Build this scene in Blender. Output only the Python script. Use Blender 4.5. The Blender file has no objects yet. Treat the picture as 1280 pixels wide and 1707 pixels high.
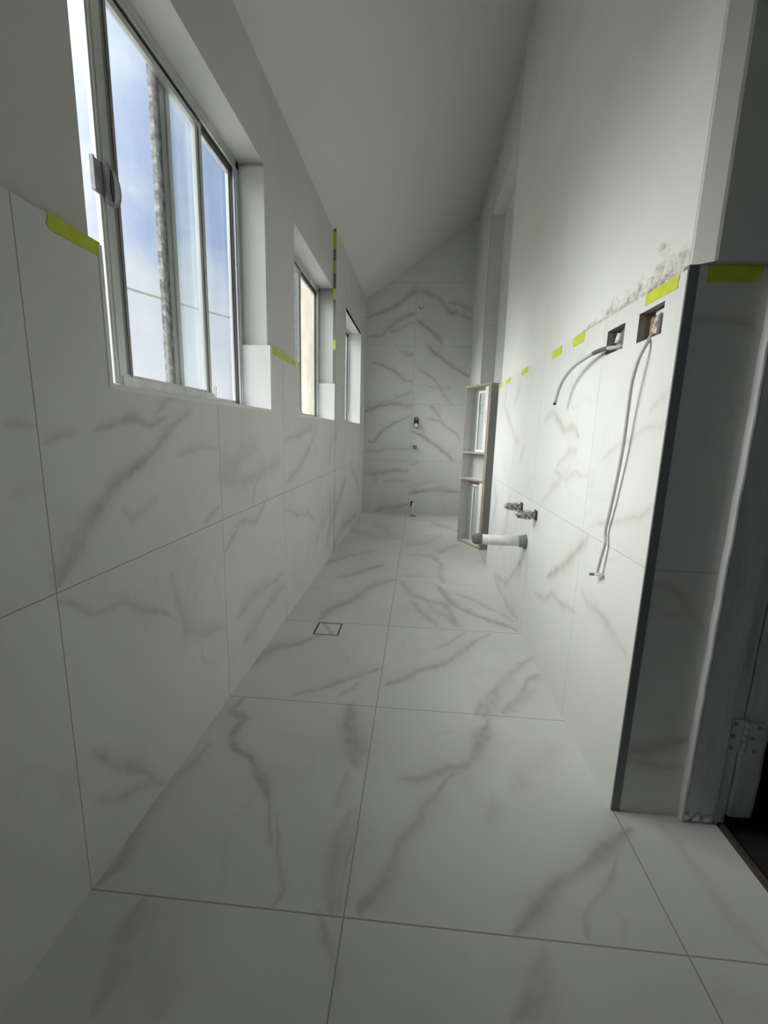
import bpy, math, random
import numpy as np
from mathutils import Vector, Matrix

# ------------------------------------------------------------------ basics
S = 0.86            # all room coordinates below are in units of the camera height (0.86 m)
random.seed(7); rng = np.random.default_rng(11)
sc = bpy.context.scene
COL = sc.collection

# ------------------------------------------------------------------ camera
F_PX = 714.87; YAW, PITCH, ROLL = -0.07440753, -0.18332691, 0.02774144
cam_d = bpy.data.cameras.new('camera'); cam = bpy.data.objects.new('camera', cam_d); COL.objects.link(cam)
cy, sy, cp, sp = math.cos(YAW), math.sin(YAW), math.cos(PITCH), math.sin(PITCH)
fw = Vector((sy*cp, cy*cp, sp)); rt = Vector((cy, -sy, 0)); up = rt.cross(fw)
c, s = math.cos(ROLL), math.sin(ROLL)
r2 = c*rt + s*up; u2 = -s*rt + c*up
M = Matrix(((r2.x, u2.x, -fw.x), (r2.y, u2.y, -fw.y), (r2.z, u2.z, -fw.z)))
cam.matrix_world = Matrix.Translation((0, 0, S)) @ M.to_4x4()
cam_d.sensor_fit = 'HORIZONTAL'; cam_d.sensor_width = 36.0; cam_d.lens = F_PX/1280*36.0
cam_d.clip_start = 0.02; cam_d.clip_end = 200
sc.camera = cam
sc.view_settings.view_transform = 'Standard'; sc.view_settings.look = 'None'
sc.view_settings.gamma = 1; sc.view_settings.use_curve_mapping = False
sc.view_settings.exposure = -0.20

# ------------------------------------------------------------------ sky: broken cloud, brightest around the veiled sun
SKY_LOW, GLOW, GLOW_EXP = 0.60, 34.0, 10.0
GLOW_DIR = Vector((-0.86, -0.02, 0.51)).normalized()
w = bpy.data.worlds.new('sky'); sc.world = w; w.use_nodes = True
nt = w.node_tree; N = nt.nodes; L = nt.links; N.clear()
def wn(t, **k):
    n = N.new(t)
    for a, b in k.items(): setattr(n, a, b)
    return n
tc = wn('ShaderNodeTexCoord')
mp = wn('ShaderNodeMapping'); mp.inputs['Scale'].default_value = (1.0, 1.0, 1.9); mp.inputs['Location'].default_value = (0.35, 0.2, 0.10)
L.new(tc.outputs['Generated'], mp.inputs[0])
n1 = wn('ShaderNodeTexNoise'); n1.inputs['Scale'].default_value = 2.6; n1.inputs['Detail'].default_value = 7; n1.inputs['Roughness'].default_value = .55
L.new(mp.outputs[0], n1.inputs['Vector'])
cr = wn('ShaderNodeValToRGB'); cr.color_ramp.elements[0].position = .44; cr.color_ramp.elements[1].position = .60
cr.color_ramp.elements[0].color = (.42, .66, 1.25, 1); cr.color_ramp.elements[1].color = (1.22, 1.30, 1.42, 1)
L.new(n1.outputs['Fac'], cr.inputs[0])
sx = wn('ShaderNodeSeparateXYZ'); L.new(tc.outputs['Generated'], sx.inputs[0])
# whiter towards the horizon
mr = wn('ShaderNodeMapRange'); mr.inputs[1].default_value = .10; mr.inputs[2].default_value = .34; mr.inputs[3].default_value = 1; mr.inputs[4].default_value = 0
L.new(sx.outputs['Z'], mr.inputs[0])
mx = wn('ShaderNodeMix', data_type='RGBA'); L.new(mr.outputs[0], mx.inputs[0]); L.new(cr.outputs[0], mx.inputs[6]); mx.inputs[7].default_value = (1.35, 1.42, 1.52, 1)
dt = wn('ShaderNodeVectorMath', operation='DOT_PRODUCT'); L.new(tc.outputs['Generated'], dt.inputs[0]); dt.inputs[1].default_value = GLOW_DIR
m0 = wn('ShaderNodeMath', operation='MAXIMUM'); L.new(dt.outputs['Value'], m0.inputs[0]); m0.inputs[1].default_value = 0
m1 = wn('ShaderNodeMath', operation='POWER'); L.new(m0.outputs[0], m1.inputs[0]); m1.inputs[1].default_value = GLOW_EXP
# a second, weaker sky glow out of view, added to send light through the window behind the camera
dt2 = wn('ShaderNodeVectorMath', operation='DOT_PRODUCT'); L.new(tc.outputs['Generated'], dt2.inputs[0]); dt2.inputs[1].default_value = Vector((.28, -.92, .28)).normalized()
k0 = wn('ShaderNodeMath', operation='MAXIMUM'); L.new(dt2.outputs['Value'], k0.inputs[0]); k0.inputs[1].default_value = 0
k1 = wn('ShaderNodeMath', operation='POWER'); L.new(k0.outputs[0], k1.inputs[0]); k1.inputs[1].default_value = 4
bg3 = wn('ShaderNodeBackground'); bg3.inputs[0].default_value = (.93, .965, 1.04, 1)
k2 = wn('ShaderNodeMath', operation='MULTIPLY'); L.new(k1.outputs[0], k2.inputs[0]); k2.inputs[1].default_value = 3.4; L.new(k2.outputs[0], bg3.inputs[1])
m2 = wn('ShaderNodeMath', operation='MULTIPLY'); L.new(m1.outputs[0], m2.inputs[0]); m2.inputs[1].default_value = GLOW
bg = wn('ShaderNodeBackground'); L.new(mx.outputs[2], bg.inputs[0]); bg.inputs[1].default_value = SKY_LOW
bg2 = wn('ShaderNodeBackground'); bg2.inputs[0].default_value = (1.0, .985, .935, 1); L.new(m2.outputs[0], bg2.inputs[1])
ash = wn('ShaderNodeAddShader'); L.new(bg.outputs[0], ash.inputs[0]); L.new(bg2.outputs[0], ash.inputs[1])
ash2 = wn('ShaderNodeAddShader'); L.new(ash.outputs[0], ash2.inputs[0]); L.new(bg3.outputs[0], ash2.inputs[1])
wo = wn('ShaderNodeOutputWorld'); L.new(ash2.outputs[0], wo.inputs[0])
w.cycles.sampling_method = 'MANUAL'; w.cycles.sample_map_resolution = 1024

# ------------------------------------------------------------------ marble veins: (width, strength, points) on each plane, room units
VEINS = {
 'F': [
  (0.0109,0.9,[(-0.623,1.409),(-0.631,1.346),(-0.575,1.295),(-0.573,1.216),(-0.545,1.17),(-0.482,1.132),(-0.443,1.084),(-0.382,1.023),(-0.366,0.989)]),
  (0.0046,0.6,[(-0.363,0.981),(-0.322,0.856)]),
  (0.0052,0.5,[(-0.323,0.936),(-0.304,0.838),(-0.284,0.797),(-0.261,0.753),(-0.264,0.721)]),
  (0.0321,0.75,[(-0.217,1.418),(-0.211,1.323),(-0.195,1.259),(-0.165,1.202),(-0.152,1.142)]),
  (0.0126,0.45,[(-0.164,1.115),(-0.176,1.027),(-0.172,0.985)]),
  (0.0306,0.6,[(-0.136,0.964),(-0.157,0.887),(-0.157,0.822),(-0.152,0.764),(-0.155,0.727)]),
  (0.0049,0.6,[(-0.114,0.906),(-0.123,0.857),(-0.126,0.784),(-0.132,0.724)]),
  (0.0067,0.5,[(-0.182,0.719),(-0.16,0.688),(-0.128,0.647),(-0.115,0.608)]),
  (0.0275,0.55,[(-0.554,0.715),(-0.542,0.664),(-0.533,0.62),(-0.519,0.533)]),
  (0.0248,0.25,[(-0.489,0.714),(-0.458,0.672),(-0.43,0.597),(-0.416,0.543)]),
  (0.0146,0.6,[(-0.631,1.161),(-0.656,1.081),(-0.667,1.029),(-0.675,0.931),(-0.663,0.848),(-0.66,0.77),(-0.66,0.729)]),
  (0.0234,0.75,[(0.362,1.621),(0.312,1.49),(0.277,1.421)]),
  (0.0174,0.8,[(0.294,1.413),(0.26,1.348),(0.221,1.229),(0.176,1.166),(0.112,1.138),(-0.002,1.093)]),
  (0.0126,0.75,[(0.176,1.166),(0.109,1.08),(0.058,1.027),(0.03,0.959),(-0.012,0.897),(-0.023,0.86),(-0.024,0.823),(-0.052,0.778),(-0.087,0.746),(-0.091,0.727)]),
  (0.0246,0.35,[(0.48,1.281),(0.418,1.214),(0.355,1.172),(0.311,1.09)]),
  (0.0161,0.5,[(0.511,1.639),(0.437,1.526),(0.368,1.445)]),
  (0.0157,0.8,[(0.585,1.008),(0.535,0.973),(0.459,0.91),(0.38,0.845),(0.302,0.785),(0.246,0.73)]),
  (0.0061,0.5,[(0.527,0.935),(0.48,0.863),(0.424,0.797),(0.398,0.768),(0.39,0.729)]),
  (0.0144,0.4,[(0.689,1.04),(0.693,0.926),(0.707,0.826),(0.711,0.779),(0.731,0.733)]),
  (0.0168,0.6,[(0.296,0.713),(0.267,0.655),(0.248,0.628),(0.214,0.587)]),
  (0.0036,0.4,[(0.273,0.63),(0.267,0.592)]),
  (0.0178,0.3,[(0.243,1.058),(0.221,0.98)]),
  (0.0225,0.75,[(-0.674,1.637),(-0.666,1.734),(-0.616,1.818),(-0.52,1.858),(-0.447,1.955)]),
  (0.0276,0.8,[(-0.487,2.13),(-0.445,2.307),(-0.362,2.404),(-0.302,2.601),(-0.224,2.745),(-0.115,2.836)]),
  (0.0128,0.7,[(-0.431,1.456),(-0.317,1.535),(-0.237,1.605),(-0.15,1.67),(-0.111,1.697)]),
  (0.0078,0.5,[(-0.279,1.457),(-0.225,1.527),(-0.189,1.591)]),
  (0.0256,0.8,[(-0.507,2.826),(-0.402,2.923),(-0.317,3.068),(-0.238,3.137)]),
  (0.0308,0.6,[(-0.669,3.116),(-0.552,3.327),(-0.342,3.517)]),
  (0.0823,0.45,[(-0.667,4.356),(-0.45,4.023),(-0.149,4.023)]),
  (0.0529,0.4,[(-0.464,4.687),(-0.241,4.182),(-0.127,4.144)]),
  (0.0165,0.75,[(-0.094,1.563),(-0.028,1.621),(0.041,1.694),(0.139,1.741),(0.22,1.823),(0.284,1.937),(0.4,2.085)]),
  (0.0105,0.5,[(0.121,1.888),(0.191,1.952),(0.272,2.083)]),
  (0.0177,0.75,[(0.557,1.866),(0.458,1.758),(0.36,1.618),(0.3,1.517),(0.251,1.427)]),
  (0.0159,0.7,[(0.557,1.726),(0.486,1.674),(0.42,1.532),(0.359,1.44)]),
  (0.0217,0.7,[(-0.084,2.794),(0.006,2.549),(0.109,2.473),(0.209,2.444),(0.214,2.283),(0.234,2.143)]),
  (0.0186,0.6,[(0.007,2.458),(0.072,2.263),(0.145,2.131)]),
  (0.0259,0.45,[(0.091,2.427),(0.169,2.315),(0.235,2.161)]),
  (0.0183,0.8,[(0.154,2.776),(0.229,2.491),(0.33,2.338),(0.44,2.241),(0.553,2.138)]),
  (0.0135,0.6,[(0.275,2.638),(0.383,2.513),(0.492,2.361),(0.561,2.24)]),
  (0.0226,0.6,[(-0.03,3.459),(0.157,3.45),(0.215,3.227),(0.184,3.018),(0.215,2.841)]),
  (0.0303,0.4,[(-0.059,2.916),(0.121,2.945)]),
  (0.0306,0.6,[(0.208,3.57),(0.401,3.859)]),
  (0.0469,0.7,[(0.2,4.827),(0.373,4.566),(0.48,4.425)]),
  (0.0426,0.4,[(-0.061,3.774),(0.145,3.915),(0.268,4.282)]),
 ],
 'L': [
  (0.0149,0.8,[(0.725,0.699),(0.754,0.74),(0.793,0.764),(0.846,0.812),(0.894,0.854),(0.965,0.891),(1.034,0.928),(1.099,0.969),(1.155,0.998),(1.249,1.04)]),
  (0.0229,0.6,[(0.725,0.721),(0.763,0.755),(0.793,0.767)]),
  (0.007,0.5,[(0.725,0.965),(0.773,0.983),(0.801,0.988)]),
  (0.0092,0.65,[(0.853,0.991),(0.93,1.005),(1.054,1.004),(1.13,1.02)]),
  (0.0082,0.6,[(1.081,1.033),(1.15,1.073),(1.287,1.098)]),
  (0.0068,0.55,[(1.145,0.91),(1.237,0.926),(1.307,0.949),(1.399,0.928)]),
  (0.0077,0.5,[(1.299,0.695),(1.401,0.727)]),
  (0.0083,0.5,[(0.653,0.996),(0.709,0.997)]),
  (0.0151,0.25,[(0.664,0.866),(0.716,0.883)]),
  (0.0069,0.65,[(0.727,0.664),(0.762,0.638),(0.803,0.608),(0.843,0.597),(0.889,0.595),(0.976,0.54),(1.124,0.451)]),
  (0.0167,0.5,[(1.09,0.599),(1.129,0.501),(1.157,0.4),(1.246,0.347),(1.404,0.281)]),
  (0.009,0.4,[(0.916,0.812),(0.942,0.787),(1.056,0.817)]),
  (0.0419,0.4,[(1.43,0.818),(1.528,0.847),(1.629,0.903),(1.763,0.923)]),
  (0.0263,0.45,[(1.438,0.81),(1.641,0.787),(1.83,0.812),(2.097,0.85)]),
  (0.0107,0.5,[(1.7,0.701),(1.752,0.774),(1.856,0.809),(2.001,0.846)]),
  (0.016,0.5,[(2.153,0.942),(2.497,0.985),(2.81,1.026)]),
  (0.0151,0.6,[(2.161,0.727),(2.358,0.776),(2.591,0.859),(2.81,0.999)]),
  (0.0076,0.7,[(1.433,0.576),(1.526,0.617),(1.567,0.64),(1.716,0.609),(1.767,0.636),(1.875,0.693)]),
  (0.0092,0.6,[(2.154,0.579),(2.392,0.51),(2.583,0.487),(2.806,0.38)]),
  (0.0177,0.55,[(1.516,0.265),(1.647,0.3),(1.849,0.291),(2.102,0.257)]),
  (0.0332,0.6,[(1.589,0.139),(1.733,0.166),(1.932,0.196),(2.099,0.2)]),
  (0.0149,0.5,[(1.258,0.358),(1.342,0.306),(1.423,0.275)]),
  (0.0536,0.65,[(3.147,0.126),(3.305,0.257),(3.667,0.406),(3.988,0.537)]),
  (0.0558,0.5,[(2.867,0.277),(3.144,0.374),(3.473,0.471)]),
  (0.0269,0.6,[(4.229,0.658),(4.684,0.484),(4.964,0.28)]),
  (0.043,0.7,[(3.398,-0.032),(3.487,0.053),(3.896,0.13),(4.727,0.073)]),
  (0.0231,0.5,[(3.639,1.039),(3.291,0.89),(3.215,0.766)]),
  (0.0102,0.7,[(0.76,0.302),(0.817,0.241),(0.881,0.157),(0.966,0.045),(1.011,0.003)]),
  (0.0105,0.5,[(0.761,0.19),(0.821,0.138),(0.892,0.082),(0.954,0.047)]),
  (0.0189,0.3,[(0.677,0.296),(0.725,0.257)]),
  (0.016,0.3,[(0.674,0.28),(0.706,0.224)]),
 ],
 'R': [
  (0.013,0.5,[(2.042,1.072),(1.903,1.101),(1.835,1.076),(1.768,1.039),(1.641,1.029),(1.589,1.005)]),
  (0.0137,0.4,[(1.801,0.877),(1.688,0.946),(1.598,0.961)]),
  (0.0094,0.4,[(1.824,0.857),(1.679,0.836),(1.593,0.869),(1.473,0.888)]),
  (0.0095,0.35,[(2.004,0.685),(1.807,0.803),(1.643,0.881)]),
  (0.0061,0.35,[(1.392,0.923),(1.296,0.969),(1.178,1.014),(1.043,1.044)]),
  (0.0041,0.5,[(1.421,0.712),(1.268,0.766),(1.193,0.797),(1.102,0.814),(1.043,0.866)]),
  (0.0133,0.7,[(1.774,0.416),(1.651,0.496),(1.511,0.599),(1.412,0.68)]),
  (0.0231,0.4,[(1.473,0.618),(1.416,0.664)]),
  (0.0072,0.5,[(1.943,0.281),(1.806,0.313),(1.699,0.376),(1.563,0.384),(1.431,0.41)]),
  (0.0118,0.5,[(1.407,0.5),(1.316,0.479),(1.217,0.479),(1.157,0.473),(1.085,0.451)]),
  (0.0111,0.5,[(2.858,0.057),(2.507,0.134),(2.319,0.28),(2.163,0.414)]),
  (0.0198,0.45,[(2.973,1.316),(3.003,1.203),(2.653,1.011),(2.517,0.961)]),
  (0.023,0.35,[(2.719,1.185),(2.587,1.301)]),
  (0.0038,0.4,[(1.137,1.068),(1.061,1.11),(1.035,1.146)]),
  (0.0428,0.4,[(3.197,0.635),(3.027,0.56),(3.103,0.417)]),
  (0.0322,0.35,[(2.822,0.273),(2.687,0.412),(2.631,0.621)]),
  (0.0299,0.4,[(2.942,0.045),(2.594,-0.0),(2.176,0.041)]),
  (0.0276,0.3,[(2.348,0.929),(2.431,0.877)]),
 ],
 'B': [
  (0.0219,0.6,[(-0.653,2.314),(-0.396,2.396),(-0.229,2.508),(-0.097,2.604),(0.039,2.573),(0.177,2.51),(0.285,2.369),(0.42,2.354),(0.558,2.291)]),
  (0.0219,0.55,[(0.278,2.495),(0.415,2.449),(0.552,2.386)]),
  (0.0203,0.6,[(-0.648,2.102),(-0.475,2.12),(-0.323,2.268),(-0.154,2.334),(-0.104,2.366)]),
  (0.0198,0.5,[(-0.389,2.154),(-0.219,2.22),(-0.1,2.262)]),
  (0.0178,0.65,[(-0.085,2.302),(0.057,2.191),(0.162,2.127),(0.227,2.022)]),
  (0.0135,0.7,[(-0.572,1.821),(-0.43,1.773),(-0.287,1.7),(-0.197,1.617),(-0.108,1.594)]),
  (0.0165,0.5,[(-0.261,1.95),(-0.155,1.91),(-0.103,1.911)]),
  (0.0148,0.8,[(0.065,2.012),(0.173,1.898),(0.315,1.81),(0.458,1.721),(0.563,1.673)]),
  (0.0117,0.55,[(-0.081,1.779),(0.062,1.697),(0.206,1.583),(0.264,1.465),(0.375,1.357)]),
  (0.0101,0.4,[(0.05,1.563),(0.226,1.532),(0.365,1.535)]),
  (0.0208,0.7,[(-0.649,1.256),(-0.56,1.293),(-0.364,1.332),(-0.098,1.321)]),
  (0.0104,0.5,[(-0.508,1.346),(-0.33,1.384),(-0.104,1.492)]),
  (0.0126,0.7,[(-0.642,0.885),(-0.533,0.889),(-0.463,0.997),(-0.322,1.107),(-0.111,1.199)]),
  (0.0154,0.5,[(0.114,1.325),(0.186,1.276),(0.243,1.191)]),
  (0.0104,0.5,[(0.086,1.169),(0.245,1.156),(0.356,1.054),(0.522,0.936)]),
  (0.0194,0.7,[(-0.086,1.025),(0.041,0.976),(0.152,0.891),(0.262,0.823),(0.336,0.772),(0.421,0.685)]),
  (0.0237,0.55,[(-0.643,0.486),(-0.486,0.492),(-0.341,0.533),(-0.122,0.541)]),
  (0.0147,0.4,[(-0.521,0.398),(-0.449,0.475)]),
  (0.0147,0.4,[(-0.429,0.402),(-0.117,0.413)]),
  (0.0145,0.4,[(-0.097,0.614),(0.018,0.663)]),
  (0.0221,0.7,[(-0.093,0.257),(0.071,0.291),(0.215,0.315),(0.524,0.299)]),
  (0.0257,0.3,[(-0.078,0.341),(0.21,0.425)]),
  (0.0226,0.6,[(-0.512,0.006),(-0.401,0.067),(-0.252,0.064),(-0.106,0.126)]),
  (0.0144,0.4,[(-0.639,0.76),(-0.349,0.804),(-0.114,0.812)]),
 ],
 'D': [
  (0.0082,0.6,[(0.587,0.645),(0.634,0.632),(0.664,0.602),(0.701,0.572),(0.73,0.545)]),
  (0.0072,0.4,[(0.587,0.583),(0.626,0.571),(0.675,0.579)]),
  (0.0231,0.6,[(0.585,0.196),(0.634,0.195),(0.677,0.21),(0.719,0.224)]),
  (0.0104,0.6,[(0.59,0.159),(0.64,0.156),(0.686,0.147),(0.73,0.151)]),
  (0.0035,0.6,[(0.592,1.257),(0.636,1.255),(0.688,1.258),(0.726,1.241)]),
 ],
}

# ------------------------------------------------------------------ materials
def mat(name, col, rough=.5, metal=0, spec=.5):
    m = bpy.data.materials.new(name); m.use_nodes = True
    b = m.node_tree.nodes['Principled BSDF']
    b.inputs['Base Color'].default_value = (*col, 1); b.inputs['Roughness'].default_value = rough
    b.inputs['Metallic'].default_value = metal
    b.inputs['Specular IOR Level'].default_value = spec
    return m
def nd(m, t, **k):
    n = m.node_tree.nodes.new(t)
    for a, b in k.items(): setattr(n, a, b)
    return n
def lk(m, a, b): m.node_tree.links.new(a, b)
def bsdf(m): return m.node_tree.nodes['Principled BSDF']
def coord(m, scale=(1, 1, 1)):
    t = nd(m, 'ShaderNodeTexCoord'); p = nd(m, 'ShaderNodeMapping'); p.inputs['Scale'].default_value = scale
    lk(m, t.outputs['Object'], p.inputs[0]); return p.outputs[0]
def noise(m, scale, detail=4, vec=None, rough=.5):
    n = nd(m, 'ShaderNodeTexNoise'); n.inputs['Scale'].default_value = scale; n.inputs['Detail'].default_value = detail
    n.inputs['Roughness'].default_value = rough
    if vec is None: vec = coord(m)
    lk(m, vec, n.inputs['Vector']); return n.outputs['Fac']
def ramp(m, fac, stops):
    r = nd(m, 'ShaderNodeValToRGB'); e = r.color_ramp.elements
    while len(e) < len(stops): e.new(.5)
    for i, (p, c_) in enumerate(stops): e[i].position = p; e[i].color = (*c_, 1)
    lk(m, fac, r.inputs[0]); return r.outputs[0]
def mixc(m, fac, a, b):
    x = nd(m, 'ShaderNodeMix', data_type='RGBA')
    for s_, v in ((x.inputs[0], fac), (x.inputs[6], a), (x.inputs[7], b)):
        if isinstance(v, (int, float)): s_.default_value = v
        elif isinstance(v, tuple): s_.default_value = (*v, 1)
        else: lk(m, v, s_)
    return x.outputs[2]
def bump(m, h, strength=.3, dist=.003):
    b = nd(m, 'ShaderNodeBump'); b.inputs['Strength'].default_value = strength; b.inputs['Distance'].default_value = dist
    lk(m, h, b.inputs['Height']); lk(m, b.outputs[0], bsdf(m).inputs['Normal'])

def tile_mat(name, rough):
    m = mat(name, (.78, .78, .75), rough, spec=.45)
    at = nd(m, 'ShaderNodeAttribute'); at.attribute_name = 'vein'
    cl = nd(m, 'ShaderNodeMapRange'); n = noise(m, 38, 5); cl.inputs[1].default_value = .25; cl.inputs[2].default_value = .75
    cl.inputs[3].default_value = .65; cl.inputs[4].default_value = 1.25; lk(m, n, cl.inputs[0])
    mu = nd(m, 'ShaderNodeMath', operation='MULTIPLY'); mu.use_clamp = True
    lk(m, at.outputs['Fac'], mu.inputs[0]); lk(m, cl.outputs[0], mu.inputs[1])
    soft = ramp(m, noise(m, 2.2, 5), [(.30, (.68, .685, .655)), (.55, (.735, .735, .71)), (.8, (.745, .745, .725))])
    veinc = ramp(m, noise(m, 7, 3), [(.35, (.36, .35, .315)), (.65, (.43, .385, .33))])
    c_ = mixc(m, mu.outputs[0], soft, veinc)
    if name != 'porcelain_wall_streaked':
        lk(m, c_, bsdf(m).inputs['Base Color'])
    else:   # thin light-grey streaks running down the tiles
        h = noise(m, 1.0, 5, coord(m, (1, 14, 1.2)), .6)
        hz = ramp(m, h, [(.45, (0, 0, 0)), (.75, (.6, .6, .6))])
        c2 = mixc(m, hz, c_, (.70, .70, .70)); lk(m, c2, bsdf(m).inputs['Base Color'])
    return m
M_FLOOR = tile_mat('porcelain_floor', .42)
M_WALLT = tile_mat('porcelain_wall', .38)
M_WALLR = tile_mat('porcelain_wall_streaked', .45)
M_GROUT = mat('grout', (.36, .355, .33), .9)
M_GROUTL = mat('grout_light', (.50, .495, .47), .9)
M_CEIL = mat('ceiling_paint', (.72, .72, .69), .9, spec=.2)
bump(M_CEIL, noise(M_CEIL, 260, 2), .12, .001)
M_PLAST = mat('wall_paint', (.78, .78, .75), .8, spec=.3)
lk(M_PLAST, ramp(M_PLAST, noise(M_PLAST, 3, 5), [(.3, (.64, .635, .605)), (.7, (.69, .69, .665))]), bsdf(M_PLAST).inputs['Base Color'])
bump(M_PLAST, noise(M_PLAST, 60, 4), .15, .002)
M_OLDP = mat('old_plaster', (.78, .78, .74), .75, spec=.3)
_a = nd(M_OLDP, 'ShaderNodeAttribute'); _a.attribute_name = 'stain'
_n1 = noise(M_OLDP, 34, 10, coord(M_OLDP, (1, .6, 1.3)), .78)
_mm = nd(M_OLDP, 'ShaderNodeMath', operation='ADD'); lk(M_OLDP, _a.outputs['Fac'], _mm.inputs[0]); lk(M_OLDP, _n1, _mm.inputs[1])
_st = ramp(M_OLDP, _mm.outputs[0], [(.76, (0, 0, 0)), (.93, (1, 1, 1))])
_sc = ramp(M_OLDP, noise(M_OLDP, 45, 3), [(.36, (.27, .27, .26)), (.46, (.45, .44, .41)), (.56, (.60, .56, .46)), (.66, (.70, .69, .66))])
_base = ramp(M_OLDP, noise(M_OLDP, 1.6, 5), [(.28, (.71, .695, .63)), (.5, (.775, .77, .735)), (.75, (.79, .79, .77))])
lk(M_OLDP, mixc(M_OLDP, _st, _base, _sc), bsdf(M_OLDP).inputs['Base Color'])
bump(M_OLDP, noise(M_OLDP, 22, 7), .35, .004)
M_TAPE = mat('yellow_tape', (.58, .64, .03), .6)
lk(M_TAPE, ramp(M_TAPE, noise(M_TAPE, 40, 4), [(.3, (.50, .57, .02)), (.7, (.64, .70, .05))]), bsdf(M_TAPE).inputs['Base Color'])
M_ALU = mat('window_aluminium', (.62, .63, .61), .38, .35)
lk(M_ALU, ramp(M_ALU, noise(M_ALU, 18, 5, coord(M_ALU, (1, 1, .15))), [(.3, (.52, .53, .51)), (.7, (.68, .69, .67))]), bsdf(M_ALU).inputs['Base Color'])
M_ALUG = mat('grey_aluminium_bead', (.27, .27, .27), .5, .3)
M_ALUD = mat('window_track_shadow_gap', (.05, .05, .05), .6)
M_MOULD = mat('lichen_on_aluminium', (.3, .3, .27), .9)
lk(M_MOULD, ramp(M_MOULD, noise(M_MOULD, 55, 6, rough=.7), [(.40, (.06, .06, .055)), (.52, (.20, .20, .185)), (.64, (.42, .42, .40))]), bsdf(M_MOULD).inputs['Base Color'])
M_LATCH = mat('grey_plastic_latch', (.26, .265, .27), .55)
lk(M_LATCH, ramp(M_LATCH, noise(M_LATCH, 45, 5), [(.3, (.20, .205, .21)), (.7, (.34, .345, .35))]), bsdf(M_LATCH).inputs['Base Color'])
M_LATCHH = mat('latch_hollow', (.50, .505, .52), .5)
M_TRIMD = mat('dark_tile_trim', (.19, .20, .207), .5, 0)
M_TRIMW = mat('white_tile_trim', (.82, .82, .84), .3)
M_WOODP = mat('painted_timber', (.50, .51, .51), .5)
lk(M_WOODP, ramp(M_WOODP, noise(M_WOODP, 14, 8, coord(M_WOODP, (1, 1, .25)), .65), [(.3, (.46, .47, .47)), (.5, (.64, .65, .65)), (.75, (.74, .75, .75))]), bsdf(M_WOODP).inputs['Base Color'])
bump(M_WOODP, noise(M_WOODP, 50, 6, coord(M_WOODP, (1, 1, .3))), .6, .004)
M_THRESH = mat('worn_timber', (.10, .075, .065), .7)
lk(M_THRESH, ramp(M_THRESH, noise(M_THRESH, 30, 6, coord(M_THRESH, (1, .1, 1))), [(.3, (.04, .03, .027)), (.7, (.20, .16, .14))]), bsdf(M_THRESH).inputs['Base Color'])
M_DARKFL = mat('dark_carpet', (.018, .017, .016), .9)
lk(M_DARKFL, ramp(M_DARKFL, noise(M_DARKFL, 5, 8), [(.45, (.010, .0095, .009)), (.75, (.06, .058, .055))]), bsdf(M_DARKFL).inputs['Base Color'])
M_DARKW = mat('unlit_dark', (.06, .06, .06), .9)  # near-black: darkness of unlit spaces is put into the colour
M_PLY = mat('ply_edge', (.46, .36, .27), .7)
lk(M_PLY, ramp(M_PLY, noise(M_PLY, 120, 2, coord(M_PLY, (1, 1, 1))), [(.35, (.33, .255, .19)), (.65, (.55, .45, .34))]), bsdf(M_PLY).inputs['Base Color'])
M_MELW = mat('white_melamine', (.78, .78, .76), .35)
M_MELG = mat('grey_melamine', (.52, .53, .51), .45)
M_MELS = mat('shaded_side_melamine', (.42, .43, .415), .5)  # grey side panel, its shade put into the colour
M_BOARD = mat('white_board', (.90, .90, .90), .4)
M_INK = mat('blue_ink', (.42, .42, .62), .6)
M_INKG = mat('grey_ink', (.30, .30, .29), .6)
M_PVC = mat('white_pvc', (.80, .80, .78), .4)
lk(M_PVC, ramp(M_PVC, noise(M_PVC, 22, 6, rough=.7), [(.30, (.30, .30, .29)), (.40, (.74, .74, .72)), (.6, (.84, .84, .82))]), bsdf(M_PVC).inputs['Base Color'])
M_PUTTY = mat('grey_putty', (.18, .185, .19), .8)
bump(M_PUTTY, noise(M_PUTTY, 60, 5), .8, .004)
M_BRASS = mat('dirty_metal', (.42, .40, .37), .45, .6)
lk(M_BRASS, ramp(M_BRASS, noise(M_BRASS, 60, 5, rough=.7), [(.40, (.09, .09, .085)), (.52, (.40, .39, .36)), (.66, (.85, .85, .83))]), bsdf(M_BRASS).inputs['Base Color'])
M_BLACK = mat('black_rubber', (.02, .02, .02), .5)
M_CHROME = mat('satin_metal', (.60, .60, .58), .3, .8)
M_CABLE = mat('grey_cable', (.50, .50, .49), .5)
M_CABLED = mat('dark_cable_tape', (.12, .12, .12), .6)
M_MASON = mat('rough_masonry', (.35, .25, .18), .95)
lk(M_MASON, ramp(M_MASON, noise(M_MASON, 60, 6, rough=.7), [(.40, (.10, .07, .05)), (.48, (.42, .29, .19)), (.58, (.70, .60, .50))]), bsdf(M_MASON).inputs['Base Color'])
bump(M_MASON, noise(M_MASON, 60, 6), 1, .006)
M_LINING = mat('grey_lining', (.22, .20, .19), .8)
M_CUT = mat('cut_edge', (.33, .32, .30), .85)
M_BRICK = mat('cream_render', (.80, .70, .52), .9)
lk(M_BRICK, ramp(M_BRICK, noise(M_BRICK, 2.5, 8, coord(M_BRICK, (2, 2, .5)), .65), [(.3, (.60, .49, .34)), (.5, (.80, .70, .52)), (.7, (.90, .82, .66))]), bsdf(M_BRICK).inputs['Base Color'])
M_GROUND = mat('yard_ground', (.30, .30, .27), .95)
M_LINE = mat('overhead_wire', (.16, .165, .18), .7)
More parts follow.
